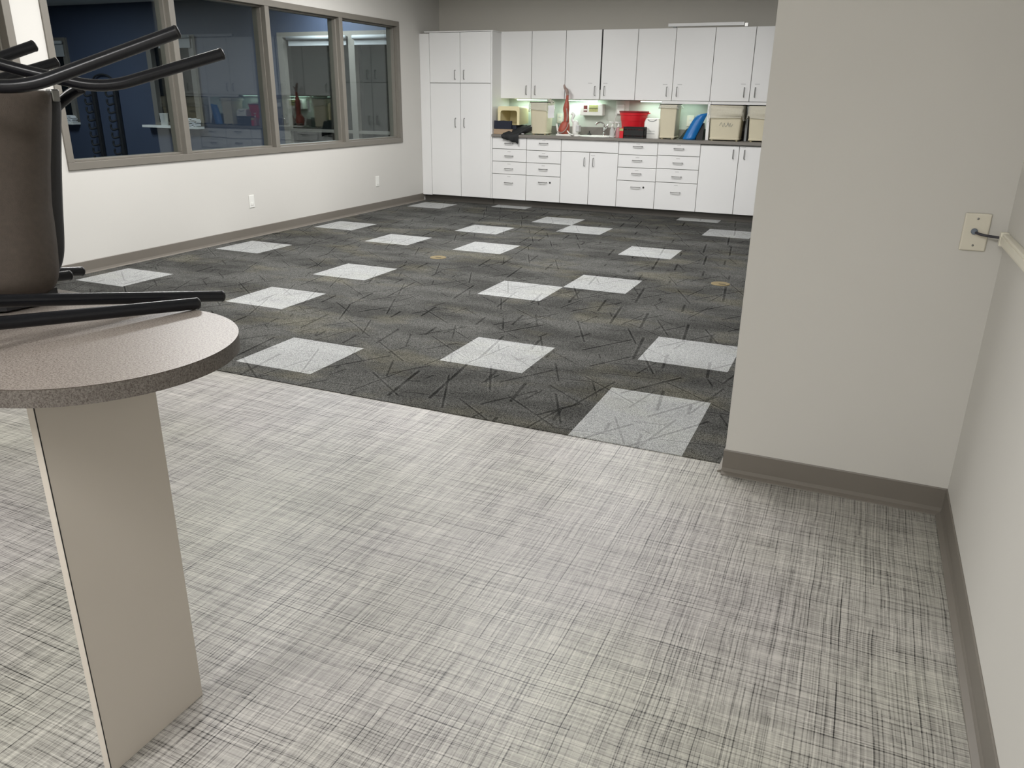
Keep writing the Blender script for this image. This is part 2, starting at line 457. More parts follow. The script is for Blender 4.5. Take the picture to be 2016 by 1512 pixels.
def roller(label, x0, x1, z0, z1):
    t = thing('roller_shade', label, 'window shade', ((x0 + x1) / 2, YW - .09, z1), 'roller shades in the navy room')
    m = MB(); m.tube([(x0, YW - .09, z1 - .03), (x1, YW - .09, z1 - .03)], .028); m.build('roller', M['shade'], t, smooth=True)
    MB().box(x0 + .01, x1 - .01, YW - .068, YW - .064, z0, z1 - .03).build('shade_cloth', M['shade'], t)
    MB().box(x0 + .01, x1 - .01, YW - .073, YW - .058, z0 - .015, z0, .003, 1).build('hem_bar', M['shade'], t)
roller('pale roller shade beyond the glass, far left, above folded papers', -13.4, -11.93, 1.96, 2.2)
roller('short pale roller shade beyond the glass, above the stack of papers', -9.75, -9.06, 2.07, 2.25)
roller('wide pale roller shade beyond the glass, left half of the window nearest the corner', -7.15, -6.1, 2.075, 2.195)
roller('wide pale roller shade beyond the glass, right half of the window nearest the corner', -5.98, -4.98, 2.075, 2.195)
def papers(label, x0, x1, z0, n, grp=None):
    t = thing('paper_stack', label, 'papers', ((x0 + x1) / 2, YW - .08, z0))
    z = z0
    for k in range(n):
        h = R.uniform(.016, .03); dx = R.uniform(-.02, .02); m = MB(); N = 14
        rings = []
        for i in range(N + 1):
            x = x0 + dx + (x1 - x0) * i / N; zz = z + .005 * math.sin(i * 1.1 + k * 2) + .004 * math.sin(i * 2.3 + k)
            rings.append([(x, YW - .15, zz), (x, YW - .01, zz), (x, YW - .01, zz + h * .62), (x, YW - .15, zz + h * .55)])
        m.loft(rings); m.build('folded_sheet', M['paper'], t); z += h
papers('stack of folded white papers on the far sill, beside a blue reflection', -9.38, -9.04, .874, 6)
papers('small pile of folded white papers on the far left sill', -12.16, -11.92, .874, 5)
t = MB(); t.lathe([(.05, 0), (.056, .01), (.066, .18), (.07, .185), (.066, .19), (.06, .17)], (-9.80, YW - .09, .87)); tag(smooth_by_angle(t.build('white_cup', M['whitepl'], origin=(-9.80, YW - .09, .87))), 'white plastic cup standing on the far window sill', 'cup')
# dried leaves on the far left sill
t = MB()
for k in range(26):
    x = R.uniform(-12.42, -12.15); z = R.uniform(.95, 1.4); s = R.uniform(.02, .05); a = R.uniform(0, PI)
    p = Vector((x, YW - .09 + R.uniform(-.04, .04), z)); u = Vector((math.cos(a), R.uniform(-.4, .4), math.sin(a))) * s; v = Vector((-math.sin(a), .3, math.cos(a))) * s * .5
    q = Vector((0, .006, 0))
    t.loft([[p - u, p - v, p + u, p + v], [p - u + q, p - v + q, p + u + q, p + v + q]])
pl_ = thing('dried_plant', 'amber dried leaves in a dark pot on the far left sill', 'plant', (-12.28, YW - .09, .87))
t.build('leaves', M['gold'], pl_)
MB().lathe([(.05, 0), (.07, .1), (.065, .1)], (-12.28, YW - .09, .87)).build('pot', M['black'], pl_, smooth=True)
# rack with hooks
rk = thing('hook_rack', 'tall black rack of curved hooks seen through the left pane', 'rack', (-11.15, YW - .18, 0))
for x in (-11.40, -10.88):
    MB().box(x - .03, x + .03, YW - .08, YW - .02, .02, 1.50, .004, 1).build('upright', M['black'], rk)
    for k in range(9):
        z = .25 + k * .135
        MB().tube(resample([(x - .02, YW - .09, z), (x - .07, YW - .15, z - .02), (x - .10, YW - .16, z + .02), (x - .09, YW - .16, z + .07)], 4), .018, 8).build('hook', M['black'], rk, smooth=True)
MB().tube(resample([(-11.40, YW - .05, 1.50), (-11.32, YW - .05, 1.62), (-11.14, YW - .05, 1.66), (-10.96, YW - .05, 1.62), (-10.88, YW - .05, 1.50)], 6), .016, 8).build('arch_bar', M['black'], rk, smooth=True)
MB().box(-11.45, -10.83, YW - .2, YW - .02, 0, .03).build('base', M['black'], rk)

# ------------------------------------------------------------------ fitted cabinets
YF, YU = 6.683, 6.958
TH = .02
G = .0035
def v_handle(parent, x, z0, z1, yf):
    m = MB(); m.tube(fillet([(x, yf, z0), (x, yf - .028, z0), (x, yf - .028, z1), (x, yf, z1)], .012, 4), .0045, 8)
    m.build('handle', M['steel'], parent, smooth=True)
def h_handle(parent, x, z, yf, w=.116):
    m = MB(); m.tube(fillet([(x - w / 2, yf, z), (x - w / 2, yf - .028, z), (x + w / 2, yf - .028, z), (x + w / 2, yf, z)], .012, 4), .0045, 8)
    m.build('handle', M['steel'], parent, smooth=True)
def strip(parent, x, z, yf, w=.05):
    MB().box(x - w / 2, x + w / 2, yf - .0015, yf, z - .004, z + .004).build('label_strip', M['greyl'], parent)
def door(parent, x0, x1, z0, z1, yf, hx=None, hz=None, g0=G, g1=G, lab=None):
    d = MB().box(x0 + g0, x1 - g1, yf, yf + TH, z0 + G, z1 - G, .0015, 1).build('door', M['cab'], parent)
    if hx is not None: v_handle(d, hx, hz[0], hz[1], yf)
    if lab: strip(d, lab[0], lab[1], yf, .055)
    return d
def drawer(parent, x0, x1, z0, z1, yf, hz=None, lock=False, lab=True):
    d = MB().box(x0 + G, x1 - G, yf, yf + TH, z0 + G, z1 - G, .0015, 1).build('drawer', M['cab'], parent)
    xc = (x0 + x1) / 2
    if hz: h_handle(d, xc, hz, yf)
    if lock:
        MB().lathe([(.011, 0), (.011, .006), (.006, .008)], (0, 0, 0), 16).build('lock', M['black'], d, smooth=True)
        lk = d.children[-1]; lk.rotation_euler = (PI / 2, 0, 0); lk.location = Vector((xc + .10, yf, hz)) - world_loc(d)
    if lab and hz: strip(d, xc, z1 - .03, yf, .045)
    return d
ZT = 2.168
# tall cupboard
t = thing('tall_cabinet', 'tall white four-door cupboard standing in the far left corner', 'cabinet', (-4.03, YF, 0))
b = MB(); b.box(-4.492, -3.590, YF + TH + .002, YB - .003, .092, ZT)
b.build('body', M['carc'], t)
MB().box(-3.590, -3.570, YF - .002, YB - .003, .092, ZT, .001, 1).build('side_panel', M['cab'], t)
MB().box(XL + .002, -4.494, YF, YF + TH, .086, 2.155, .001, 1).build('filler_strip', M['cab'], t)
door(t, -4.492, -4.036, 1.552, ZT, YF, -4.107, (1.60, 1.71))
door(t, -4.036, -3.590, 1.552, ZT, YF, -3.975, (1.60, 1.71))
door(t, -4.492, -4.036, .09, 1.552, YF, -4.107, (1.0, 1.112))
door(t, -4.036, -3.590, .09, 1.552, YF, -3.975, (1.0, 1.112))
MB().box(-4.56, -3.565, YF - .004, YF + .30, ZT + .001, ZT + .013).build('top_board', M['cab'], t)
MB().box(XL + .002, -3.575, 6.748, 6.765, .004, .09).build('toe_kick', M['toe'], t)
# base units
XB = [-3.568, -3.073, -2.590, -1.829, -1.336, -.818]
ZB0, ZB1 = .090, .894
def base_unit(name, label, x0, x1):
    t = thing(name, label, 'cabinet', ((x0 + x1) / 2, YF, 0), 'white base cabinets under the counter')
    MB().box(x0, x1, YF + TH + .002, YB - .003, ZB0, ZB1 - .004).build('body', M['carc'], t)
    MB().box(x0, x1, 6.748, 6.765, .004, ZB0).build('toe_kick', M['toe'], t)
    return t
def four(t, x0, x1, hz, zz, lock=False):
    for k in range(4):
        drawer(t, x0, x1, zz[k + 1], zz[k], YF, hz[k], lock and k == 3, lab=not (lock and k == 3))
t = base_unit('drawer_cabinet', 'white four-drawer base cabinet beside the tall cupboard, cloth hanging over it', XB[0], XB[1]); four(t, XB[0], XB[1], (.816, .657, .493, .312), (ZB1, .742, .582, .421, ZB0))
t = base_unit('drawer_cabinet', 'white four-drawer base cabinet with round lock, left of the sink doors', XB[1], XB[2]); four(t, XB[1], XB[2], (.832, .674, .509, .341), (ZB1, .738, .581, .418, ZB0), True)
t = base_unit('sink_cabinet', 'white two-door sink base cabinet with a plain panel above the doors', XB[2], XB[3])
drawer(t, XB[2], XB[3], .744, ZB1, YF, None, lab=False)
xm = -2.205
door(t, XB[2], xm, ZB0, .742, YF, xm - .062, (.575, .675)); door(t, xm, XB[3], ZB0, .742, YF, xm + .055, (.575, .675), lab=(xm + .045, .705))
t = base_unit('drawer_cabinet', 'white four-drawer base cabinet with round lock, right of the sink doors', XB[3], XB[4]); four(t, XB[3], XB[4], (.836, .671, .514, .349), (ZB1, .733, .58, .421, ZB0), True)
t = base_unit('drawer_cabinet', 'white four-drawer base cabinet below the blue splint', XB[4], XB[5]); four(t, XB[4], XB[5], (.829, .663, .499, .312), (ZB1, .742, .586, .425, ZB0))
t = base_unit('door_cabinet', 'white two-door base cabinet at the partition end', XB[5], .09)
door(t, XB[5], -.365, ZB0, ZB1 - .012, YF, -.43, (.74, .838)); door(t, -.365, .09, ZB0, ZB1 - .012, YF, -.302, (.74, .838), lab=(-.32, .868))
# worktop with sink
t = thing('countertop', 'long brown-grey laminate worktop over the base cabinets', 'countertop', (-1.75, YF, .9))
CT0, CT1 = -3.568, .10; ZK = .9255
m = MB()
sx0, sx1, sy0, sy1 = -2.40, -1.98, 6.78, 7.10
for (a, b, c_, d_) in [(CT0, sx0, YF - .028, YB - .002), (sx1, CT1, YF - .028, YB - .002), (sx0, sx1, YF - .028, sy0), (sx0, sx1, sy1, YB - .002)]:
    m.box(a, b, c_, d_, ZB1, ZK)
m.build('worktop', M['counter'], t)
tag(MB().box(CT0, CT1, YB - .02, YB - .001, ZK, 1.03).build('backsplash', M['counter'], origin=(-1.75, YB, ZK)), 'low brown-grey laminate upstand along the back of the worktop', 'backsplash')
s = thing('sink', 'round-rimmed white sink set in the worktop below the wall dispenser', 'sink', ((sx0 + sx1) / 2, (sy0 + sy1) / 2, ZK))
m = MB(); cx, cy = (sx0 + sx1) / 2, (sy0 + sy1) / 2; rx, ry = .225, .175
def ell(kx, ky, z, n=32): return [(cx + kx * math.cos(2 * PI * k / n), cy + ky * math.sin(2 * PI * k / n), z) for k in range(n)]
m.loft([ell(rx + .02, ry + .02, ZK + .001), ell(rx + .018, ry + .018, ZK + .009), ell(rx, ry, ZK + .010), ell(rx - .015, ry - .015, ZK - .002), ell(rx - .03, ry - .03, ZK - .02), ell(rx - .1, ry - .08, ZK - .028)], False, True)
m.build('basin', M['whitepl'], s, smooth=True)
t = thing('faucet', 'chrome gooseneck faucet behind the sink', 'faucet', (-2.17, 7.13, ZK))
m = MB(); m.lathe([(.025, 0), (.025, .012), (.014, .02), (.013, .05)], (-2.17, 7.13, ZK)); m.build('base', M['chrome'], t, smooth=True)
m = MB(); m.tube(fillet([(-2.17, 7.13, ZK + .05), (-2.17, 7.13, 1.075), (-2.20, 7.08, 1.10), (-2.235, 7.0, 1.085), (-2.24, 6.99, 1.06)], .03, 4), .010, 10); m.build('spout', M['chrome'], t, smooth=True)
m = MB(); m.tube([(-2.17, 7.13, 1.0), (-2.14, 7.12, 1.02), (-2.11, 7.10, 1.075)], .008, 8); m.build('lever', M['chrome'], t, smooth=True)
m = MB(); m.lathe([(.03, 0), (.032, .004), (.02, .016), (.008, .02), (.007, .045), (.004, .05)], (-2.355, 7.09, ZK + .0105), 18)
tag(smooth_by_angle(m.build('sink_stopper', M['black'], origin=(-2.355, 7.09, ZK + .0105))), 'small black rubber stopper left behind the sink rim', 'stopper')
# splashback
o = MB().box(-3.568, -.83, YB - .012, YB - .001, 1.03, 1.365).build('trim_2', M['splash']); struct(o)
# wall cupboards
XU = [-3.593, -3.137, -2.671, -2.196, -1.742, -1.277, -.8145, -.356, .10]
ZU0, ZU1 = 1.368, 2.186
labs = ['white two-door wall cupboard next to the tall cupboard', 'white two-door wall cupboard above the arm model, wide black gap between its doors', 'white two-door wall cupboard above the red bucket', 'white two-door wall cupboard at the partition end']
labpos = {2: (-2.33, 1.565), 3: (-2.13, 1.565), 4: (-1.37, 1.555), 5: (-1.19, 1.555), 6: (-.44, 1.565), 7: (-.28, 1.565)}
for k in range(4):
    x0, xm, x1 = XU[2 * k:2 * k + 3]
    t = thing('wall_cabinet', labs[k], 'cabinet', (xm, YU, ZU0), 'white wall cupboards')
    MB().box(x0, x1, YU + TH + .002, YB - .003, ZU0 + .004, ZU1 - .004).build('body', M['carc'], t)
    gap = .009 if k == 1 else G
    door(t, x0, xm, ZU0, ZU1, YU, xm - .066, (1.422, 1.528), g1=gap, lab=labpos.get(2 * k))
    door(t, xm, x1, ZU0, ZU1, YU, xm + .058, (1.422, 1.528), g0=gap, lab=labpos.get(2 * k + 1))
    if k == 1:
        MB().box(xm - .012, xm + .012, YU + .012, YU + TH + .004, ZU0 + .12, ZU1).build('gap_shade_strip', M['black'], t)  # black strip stands for the shade inside the open door gap
    if k == 0:
        MB().box(x0, x0 + .012, YU, YU + TH + .002, ZU0, ZU1).build('edge_strip', M['cream_edge'], t)
# light valance under the right-hand cupboards and end panels between counter and cupboards
for lb, a, b in [('white valance rail under the wall cupboards, above the tall beige bin', -1.40, -.83), ('white valance rail under the wall cupboards, above the lined bins', -.79, .10)]:
    tag(MB().box(a, b, YU + .002, YU + .022, 1.335, ZU0 - .001, .001, 1).build('valance_rail', M['cab'], origin=((a + b) / 2, YU, 1.335)), lb, 'rail')
tag(MB().box(-.828, -.792, YU + .0, YB, ZK, ZU0 - .001, .001, 1).build('divider_panel', M['cab'], origin=(-.81, YU, ZK)), 'white upright panel between worktop and cupboards, right of the blue splint', 'panel')
tag(MB().box(-.372, -.345, YU + .04, YB, ZK, ZU0 - .001, .001, 1).build('divider_panel', M['grey'], origin=(-.36, YU + .04, ZK)), 'grey upright panel standing between the two lined bins', 'panel')
m = MB(); m.box(-1.389, -.50, 6.97, 7.02, ZU1 + .014, ZU1 + .05, .002, 1)
t = thing('top_rail', 'long white rail lying on top of the right wall cupboards', 'rail', (-.95, 7.0, ZU1)); m.build('rail', M['cab'], t)
MB().box(-.50, -.46, 6.98, 7.01, ZU1, ZU1 + .042, .002, 1).build('end_bracket', M['steel'], t)
MB().box(-1.33, -1.29, 6.98, 7.01, ZU1, ZU1 + .014, .002, 1).build('spacer', M['grey'], t)

# ------------------------------------------------------------------ lamps
def area(name, loc, sx, sy, power, color, rot=(0, 0, 0), spread=180):
    l = bpy.data.lights.new(name, 'AREA'); l.shape = 'RECTANGLE'; l.size = sx; l.size_y = sy; l.energy = power; l.color = color
    l.spread = math.radians(spread)
    o = bpy.data.objects.new(name, l); col.objects.link(o); o.location = loc; o.rotation_euler = rot; return o
under = [(-3.42, -2.95, 1.7), (-2.72, -2.25, 2.8), (-1.72, -1.35, 1.3), (-1.25, -.95, .5)]
ulab = ['behind the beige bin in the corner', 'above the arm model', 'above the red bucket', 'above the blue splint']
for (a, b, p), lb in zip(under, ulab):
    t = thing('under_cabinet_lamp', 'slim fluorescent lamp under the wall cupboards, ' + lb, 'lamp', ((a + b) / 2, 7.10, ZU0), 'under-cabinet lamps')
    MB().box(a, b, 7.07, 7.15, ZU0 - .006, ZU0 + .003, .001, 1).build('housing', M['whitepl'], t)
    MB().tube([(a + .02, 7.11, ZU0 - .013), (b - .02, 7.11, ZU0 - .013)], .006, 10).build('tube', M['tubeg'], t, smooth=True)
    area('under_cabinet_light', ((a + b) / 2, 7.11, ZU0 - .021), b - a, .05, p * .8, (.80, 1.0, .89))
def troffer(x, y, p, lb, sx=.6, sy=1.2, color=(.995, .982, .975), spread=180):
    t = thing('ceiling_light', lb, 'ceiling light', (x, y, ZC), 'recessed ceiling light panels')
    m = MB(); hx, hy = sx / 2 + .03, sy / 2 + .03
    for q in [(x - hx, x - hx + .03, y - hy, y + hy), (x + hx - .03, x + hx, y - hy, y + hy), (x - hx + .03, x + hx - .03, y - hy, y - hy + .03), (x - hx + .03, x + hx - .03, y + hy - .03, y + hy)]:
        m.box(*q, ZC - .012, ZC)
    m.build('frame', M['whitepl'], t)
    MB().box(x - hx + .03, x + hx - .03, y - hy + .03, y + hy - .03, ZC - .006, ZC).build('diffuser', M['diff'], t)
    area('ceiling_panel_light', (x, y, ZC - .014), sx, sy, p, color, spread=spread)
P1 = 58
for (x, y, lb) in [(-3.2, 1.3, 'left row, first over the carpet'), (-3.2, 4.2, 'left row, second over the carpet'), (-.9, 1.3, 'right row, first over the carpet'), (-.9, 4.2, 'right row, second over the carpet')]:
    troffer(x, y, P1, 'recessed ceiling light panel, ' + lb)
troffer(-3.0, -2.4, 20, 'recessed ceiling light panel over the vinyl on the left')
troffer(-1.1, -4.3, 50, 'recessed ceiling light panel behind the camera, left one')
troffer(.5, -4.0, 30, 'recessed ceiling light panel behind the camera, by the right wall')
troffer(-6.3, 6.3, 50, 'recessed ceiling light panel in the navy room by the glass', color=(.78, .9, 1.0))
troffer(-10.6, 4.8, 60, 'recessed ceiling light panel in the navy room, far end', color=(.8, .9, 1.0))

# ------------------------------------------------------------------ wall plates, cable, discs
def outlet(y, z, lb):
    t = thing('wall_outlet', lb, 'outlet', (XL, y, z), 'outlets on the left wall')
    m = MB(); m.box(XL, XL + .006, y - .038, y + .038, z - .062, z + .062, .003, 2); m.build('cover_plate', M['whitepl'], t)
    for s in (-1, 1): MB().box(XL + .006, XL + .009, y - .017, y + .017, z + s * .024 - .014, z + s * .024 + .014, .003, 2).build('socket', M['whitepl'], t)
    MB().lathe([(.004, 0), (.003, .002)], n=10).build('screw', M['steel'], t); sc = t.children[-1]; sc.rotation_euler = (0, PI / 2, 0); sc.location = (.006, 0, 0)
outlet(3.21, .36, 'white duplex outlet low on the left wall, nearer one')
outlet(5.53, .36, 'white duplex outlet low on the left wall, nearer the cupboards')
def splash_outlet(x, z, w, h, lb, mt, cat='outlet'):
    t = thing('wall_outlet', lb, cat, (x, YB - .012, z))
    MB().box(x - w / 2, x + w / 2, YB - .020, YB - .012, z - h / 2, z + h / 2, .003, 2).build('cover_plate', mt, t)
    for s in (-1, 1): MB().box(x - .016, x + .016, YB - .023, YB - .020, z + s * .022 - .013, z + s * .022 + .013, .003, 1).build('socket', M['whitepl'], t)
splash_outlet(-2.825, 1.13, .075, .118, 'ivory outlet on the splashback beside the corner bin', M['ivory2'])
splash_outlet(-1.08, 1.135, .085, .13, 'ivory outlet on the splashback left of the blue splint', M['ivory2'])
t = thing('adapter_box', 'pale boxy plug adapter on the splashback behind the red bucket', 'adapter', (-1.965, YB - .012, 1.28))
MB().box(-2.055, -1.88, YB - .022, YB - .012, 1.19, 1.36, .003, 2).build('cover_plate', M['whitepl'], t)
MB().box(-2.03, -1.93, YB - .07, YB - .022, 1.20, 1.32, .01, 3).build('plug', M['whitepl'], t)
MB().tube(resample([(-2.03, YB - .05, 1.2), (-2.05, YB - .06, 1.12), (-2.03, YB - .05, 1.04), (-2.05, YB - .08, ZK + .01)], 5), .004, 8).build('cord', M['whitepl'], t, smooth=True)
# blank plate with cable on the partition
t = thing('cable_plate', 'ivory wall plate with a dark cable on the partition wall', 'wall plate', (1.3685, PY, 1.0025))
MB().box(1.331, 1.4055, PY - .007, PY, .943, 1.0615, .0045, 3).build('cover_plate', M['plate'], t)
for dz in (.042, -.042):
    m = MB(); m.lathe([(.0035, 0), (.003, .0015), (0.0005, .0018)], n=12); sc = m.build('screw', M['steel'], t, smooth=True); sc.rotation_euler = (PI / 2, 0, 0); sc.location = (0, -.007, dz)
m = MB(); m.lathe([(.0098, 0), (.0098, .006), (.0085, .010), (.006, .011)], n=20); g_ = m.build('grommet', mat('grommet_grey', (.16, .19, .23), .5), t, smooth=True); g_.rotation_euler = (PI / 2, 0, 0); g_.location = (-.004, -.007, .0025)
t = thing('cable', 'short dark grey cable running from the ivory plate into the wall channel', 'cable', (1.37, PY - .01, 1.005))
pts = resample([(1.3645, PY - .008, 1.005), (1.374, PY - .022, 1.001), (1.396, PY - .033, .9975), (1.428, PY - .036, .995), (1.4395, PY - .040, .994)], 6)
MB().tube(pts, .0042, 12).build('sheath', mat('cable_grey', (.035, .033, .042), .45), t, smooth=True)
# raceway on the right wall
t = thing('cable_channel', 'ivory plastic cable channel running along the right wall', 'cable channel', (XR, -1.2, .99))
RZ = .992
MB().box(XR - .019, XR, -2.9, PY - .060, RZ - .019, RZ + .019, .003, 2).build('channel', M['ivory2'], t)
MB().box(XR - .022, XR - .017, -2.9, PY - .064, RZ - .011, RZ + .011, .0015, 2).build('snap_cover', M['ivory2'], t)
MB().box(XR - .0235, XR, PY - .060, PY - .033, RZ - .021, RZ + .021, .002, 2).build('end_cap', M['ivory2'], t)
def disc(x, y, lb):
    t = thing('floor_box', lb, 'floor outlet', (x, y, .004), 'brass floor outlets')
    MB().lathe([(.075, 0), (.075, .003), (.07, .005), (.001, .005)], (x, y, .004), 32).build('cover', M['brass'], t)
    MB().box(x - .01, x + .045, y - .03, y - .022, .009, .011).build('slot', M['black'], t)
disc(-2.43, 3.09, 'round brass floor outlet cover in the middle of the carpet')
disc(.095, 3.17, 'round brass floor outlet cover near the partition wall')

# ------------------------------------------------------------------ counter objects
def rrect(cx, cy, w, d, r, z, n=5):
    out = []
    for (sx, sy, a0) in [(1, 1, 0), (-1, 1, PI / 2), (-1, -1, PI), (1, -1, 3 * PI / 2)]:
        for k in range(n + 1):
            a = a0 + PI / 2 * k / n
            out.append((cx + sx * (w / 2 - r) + r * math.cos(a), cy + sy * (d / 2 - r) + r * math.sin(a), z))
    return out
def bin_(lb, x, y, w, d, h, taper=.9, r=.03, liner=None, grp='beige wastebaskets on the worktop', feet=True, mt=None, rim=True):
    t = thing('wastebasket', lb, 'wastebasket', (x, y, ZK), grp); mt = mt or M['beige']
    z0 = ZK + (.014 if feet else 0); z1 = ZK + h
    m = MB(); k = taper
    m.loft([rrect(x, y, w * k, d * k, r, z0), rrect(x, y, w * k + .006, d * k + .006, r, z0 + .012), rrect(x, y, w * k - .004, d * k - .004, r, z0 + .02), rrect(x, y, w, d, r, z1 - .02),
            rrect(x, y, w + .012, d + .012, r, z1 - .018), rrect(x, y, w + .012, d + .012, r, z1), rrect(x, y, w - .008, d - .008, r, z1), rrect(x, y, w * k - .01, d * k - .01, r, z0 + .03)])
    smooth_by_angle(m.build('body', mt, t), 30)
    if rim:
        m = MB(); m.loft([rrect(x, y, w + .018, d + .018, r, z1 - .006), rrect(x, y, w + .018, d + .018, r, z1 + .003), rrect(x, y, w - .004, d - .004, r, z1 + .003), rrect(x, y, w - .004, d - .004, r, z1 - .006)], False, False)
        m.build('rim', M['black'] if rim == 1 else mt, t)  # black colour paints the shadow line along the bin's top edge
    if feet:
        for sx in (-1, 1):
            for sy in (-1, 1):
                MB().lathe([(.013, 0), (.015, .006), (.013, .014)], (x + sx * (w * k / 2 - .03), y + sy * (d * k / 2 - .03), ZK), 12).build('foot', M['cream'], t, smooth=True)
    if liner:
        drop, amp = liner; m = MB(); rings = []
        for q, zz in enumerate([0, .15, .35, .55, .75, .9, 1.0]):
            base = rrect(x, y, w + .022 + .010 * zz, d + .022 + .010 * zz, r + .004, 0, 8); ring = []
            for i, p in enumerate(base):
                u = i / len(base) * 2 * PI
                zf = z1 - .010 - drop * zz * (1 + amp * math.sin(3 * u + x * 7) + amp * .5 * math.sin(7 * u))
                off = .006 * math.sin(11 * u + q * 1.9 + x * 5) * (zz > 0) + .004 * math.sin(19 * u - q * 1.3)
                dx, dy = p[0] - x, p[1] - y; L = math.hypot(dx, dy)
                ring.append((p[0] + dx / L * off, p[1] + dy / L * off, zf))
            rings.append(ring)
        m.loft(rings, False, False); lm = M['liner'] if w > .3 else M['thinliner']; o = m.build('liner', lm, t, smooth=True)
        hem = resample([(p[0], p[1], p[2]) for p in rings[-1] + [rings[-1][0]]], 1)
        MB().tube(hem, .0035, 6).build('liner_hem', M['liner'], t, smooth=True)
    return t
b1 = bin_('beige wastebasket with a knotted clear liner, nearest the corner cupboard', -2.985, 6.98, .25, .25, .405, .88, .035, (.09, .25), rim=1)
# note sheet hanging at the side of the first bin
m = MB(); rings = []
for i in range(8):
    z = 1.29 - i * .022; wv = .004 * math.sin(i * .9)
    rings.append([(-2.845 + wv, 6.83 + .002 * i, z), (-2.775 + wv, 6.87 + .002 * i, z + .006), (-2.775 + wv, 6.872 + .002 * i, z + .006), (-2.845 + wv, 6.832 + .002 * i, z)])
m.loft(rings); m.build('paper_tag', M['paper'], b1)
m = MB()
for k in range(5):
    a = k * 1.25; m.tube(resample([(-2.86, 6.87, 1.335), (-2.82 + .03 * math.cos(a), 6.87 + .03 * math.sin(a), 1.345 + .008 * k), (-2.79 + .02 * math.cos(a * 2), 6.89, 1.31 - .012 * k)], 4), .006, 6)
m.build('liner_knot', M['liner'], b1, smooth=True)
b2 = bin_('tall narrow beige wastebasket between the white tub and the blue splint', -1.272, 6.95, .205, .26, .405, .90, .012, (.035, .15), rim=1)
b3 = bin_('wide beige wastebasket with a draped crumpled liner and dark scribble', -.583, 6.96, .382, .25, .408, .92, .025, (.135, .28), rim=1)
m = MB()
for ctr, sc in [((-.60, 6.838), .05), ((-.53, 6.838), .035)]:
    m.tube(resample([(ctr[0] - sc, ctr[1], 1.10), (ctr[0] - sc * .6, ctr[1], 1.135), (ctr[0] - sc * .2, ctr[1], 1.09), (ctr[0] + sc * .1, ctr[1], 1.13), (ctr[0] + sc * .4, ctr[1], 1.09), (ctr[0] + sc, ctr[1], 1.12)], 5), .0016, 6)
m.build('scribble_mark', M['grey'], b3)
b4 = bin_('wide beige wastebasket half hidden by the partition wall', -.115, 6.96, .41, .25, .408, .92, .025, (.12, .2), rim=1)
# cream tote lying with its opening to the room
t = thing('cream_tote', 'cream plastic tub lying on its side on the navy pad', 'tub', (-3.37, 6.95, 1.044))
def arch(x0, x1, z0, z1, r, y, n=6):
    pts = [(x0, y, z0)]
    for k in range(n + 1):
        a = PI - PI / 2 * k / n; pts.append((x0 + r + r * math.cos(a), y, z1 - r + r * math.sin(a)))
    for k in range(n + 1):
        a = PI / 2 - PI / 2 * k / n; pts.append((x1 - r + r * math.cos(a), y, z1 - r + r * math.sin(a)))
    pts.append((x1, y, z0)); return pts
m = MB(); o0 = arch(-3.525, -3.215, 1.044, 1.275, .03, 6.765); o1 = arch(-3.510, -3.235, 1.06, 1.268, .03, 7.12)
i0 = arch(-3.487, -3.250, 1.044, 1.222, .03, 6.765); i1 = arch(-3.495, -3.25, 1.06, 1.24, .03, 7.10)
m.loft([i1, i0, o0, o1], True, True, True)
smooth_by_angle(m.build('shell', M['cream'], t), 35)
# pads below
def soft_box(name, m_, x0, x1, y0, y1, z0, z1, parent=None, amp=.004, bev=.012, origin=None):
    m = MB(); m.box(x0, x1, y0, y1, z0, z1)
    bmesh.ops.subdivide_edges(m.bm, edges=m.bm.edges[:], cuts=5, use_grid_fill=True)
    for v in m.bm.verts:
        if v.co.z > z0 + .002:
            v.co.z += amp * math.sin(v.co.x * 41 + v.co.y * 23); v.co.x += amp * .7 * math.sin(v.co.z * 60)
    o = m.build(name, m_, parent, origin=origin)
    md = o.modifiers.new('bevel', 'BEVEL'); md.width = bev; md.segments = 3; md.limit_method = 'ANGLE'; md.angle_limit = math.radians(50)
    smooth_by_angle(o, 60); return o
tag(soft_box('foam_pad', M['navyc'], -3.555, -3.255, 6.76, 7.12, .990, 1.036, origin=(-3.37, 6.94, .99)), 'flat black foam pad under the cream tub, right part', 'pad')
tag(soft_box('folded_bag', M['navyc'], -3.560, -3.31, 6.722, 6.755, .99, 1.095, amp=.002, bev=.010, origin=(-3.47, 6.74, .99)), 'folded navy bag in front of the cream tub', 'bag')
tag(MB().box(-3.566, -3.30, 6.72, 7.14, ZK, .989, .003, 1).build('cardboard_box', M['tan'], origin=(-3.38, 6.93, ZK)), 'flat tan cardboard box at the corner end of the worktop', 'box')
# black cloth draped over the counter edge
t = thing('black_garment', 'black jacket draped over the worktop edge above the first drawers', 'jacket', (-3.24, 6.7, ZK))
m = MB(); rows = []
path = [(6.90, 1.035, -3.13, .055), (6.84, 1.02, -3.15, .065), (6.78, .995, -3.19, .085), (6.72, .965, -3.24, .10), (6.665, .945, -3.28, .115), (6.635, .925, -3.295, .12), (6.630, .89, -3.29, .115), (6.634, .86, -3.28, .11), (6.640, .84, -3.25, .075)]
for q, (yy, zz, xc, hw) in enumerate(path):
    ring = []
    for k in range(17):
        s = -1 + 2 * k / 16; ring.append((xc + hw * s, yy - .008 * math.cos(s * 5 + q), zz + .010 * math.sin(s * 6 + q * .7) * (1 if q < 6 else .5) - (.02 * s if q > 6 else 0)))
    back = [(p[0], p[1] + (.004 if q < 5 else .008), p[2] - (.05 if q < 5 else 0.0) * (1 if q < 3 else .4)) for p in reversed(ring)]
    rows.append(ring + back)
m.loft(rows); m.build('drape', M['blackc'], t, smooth=True)
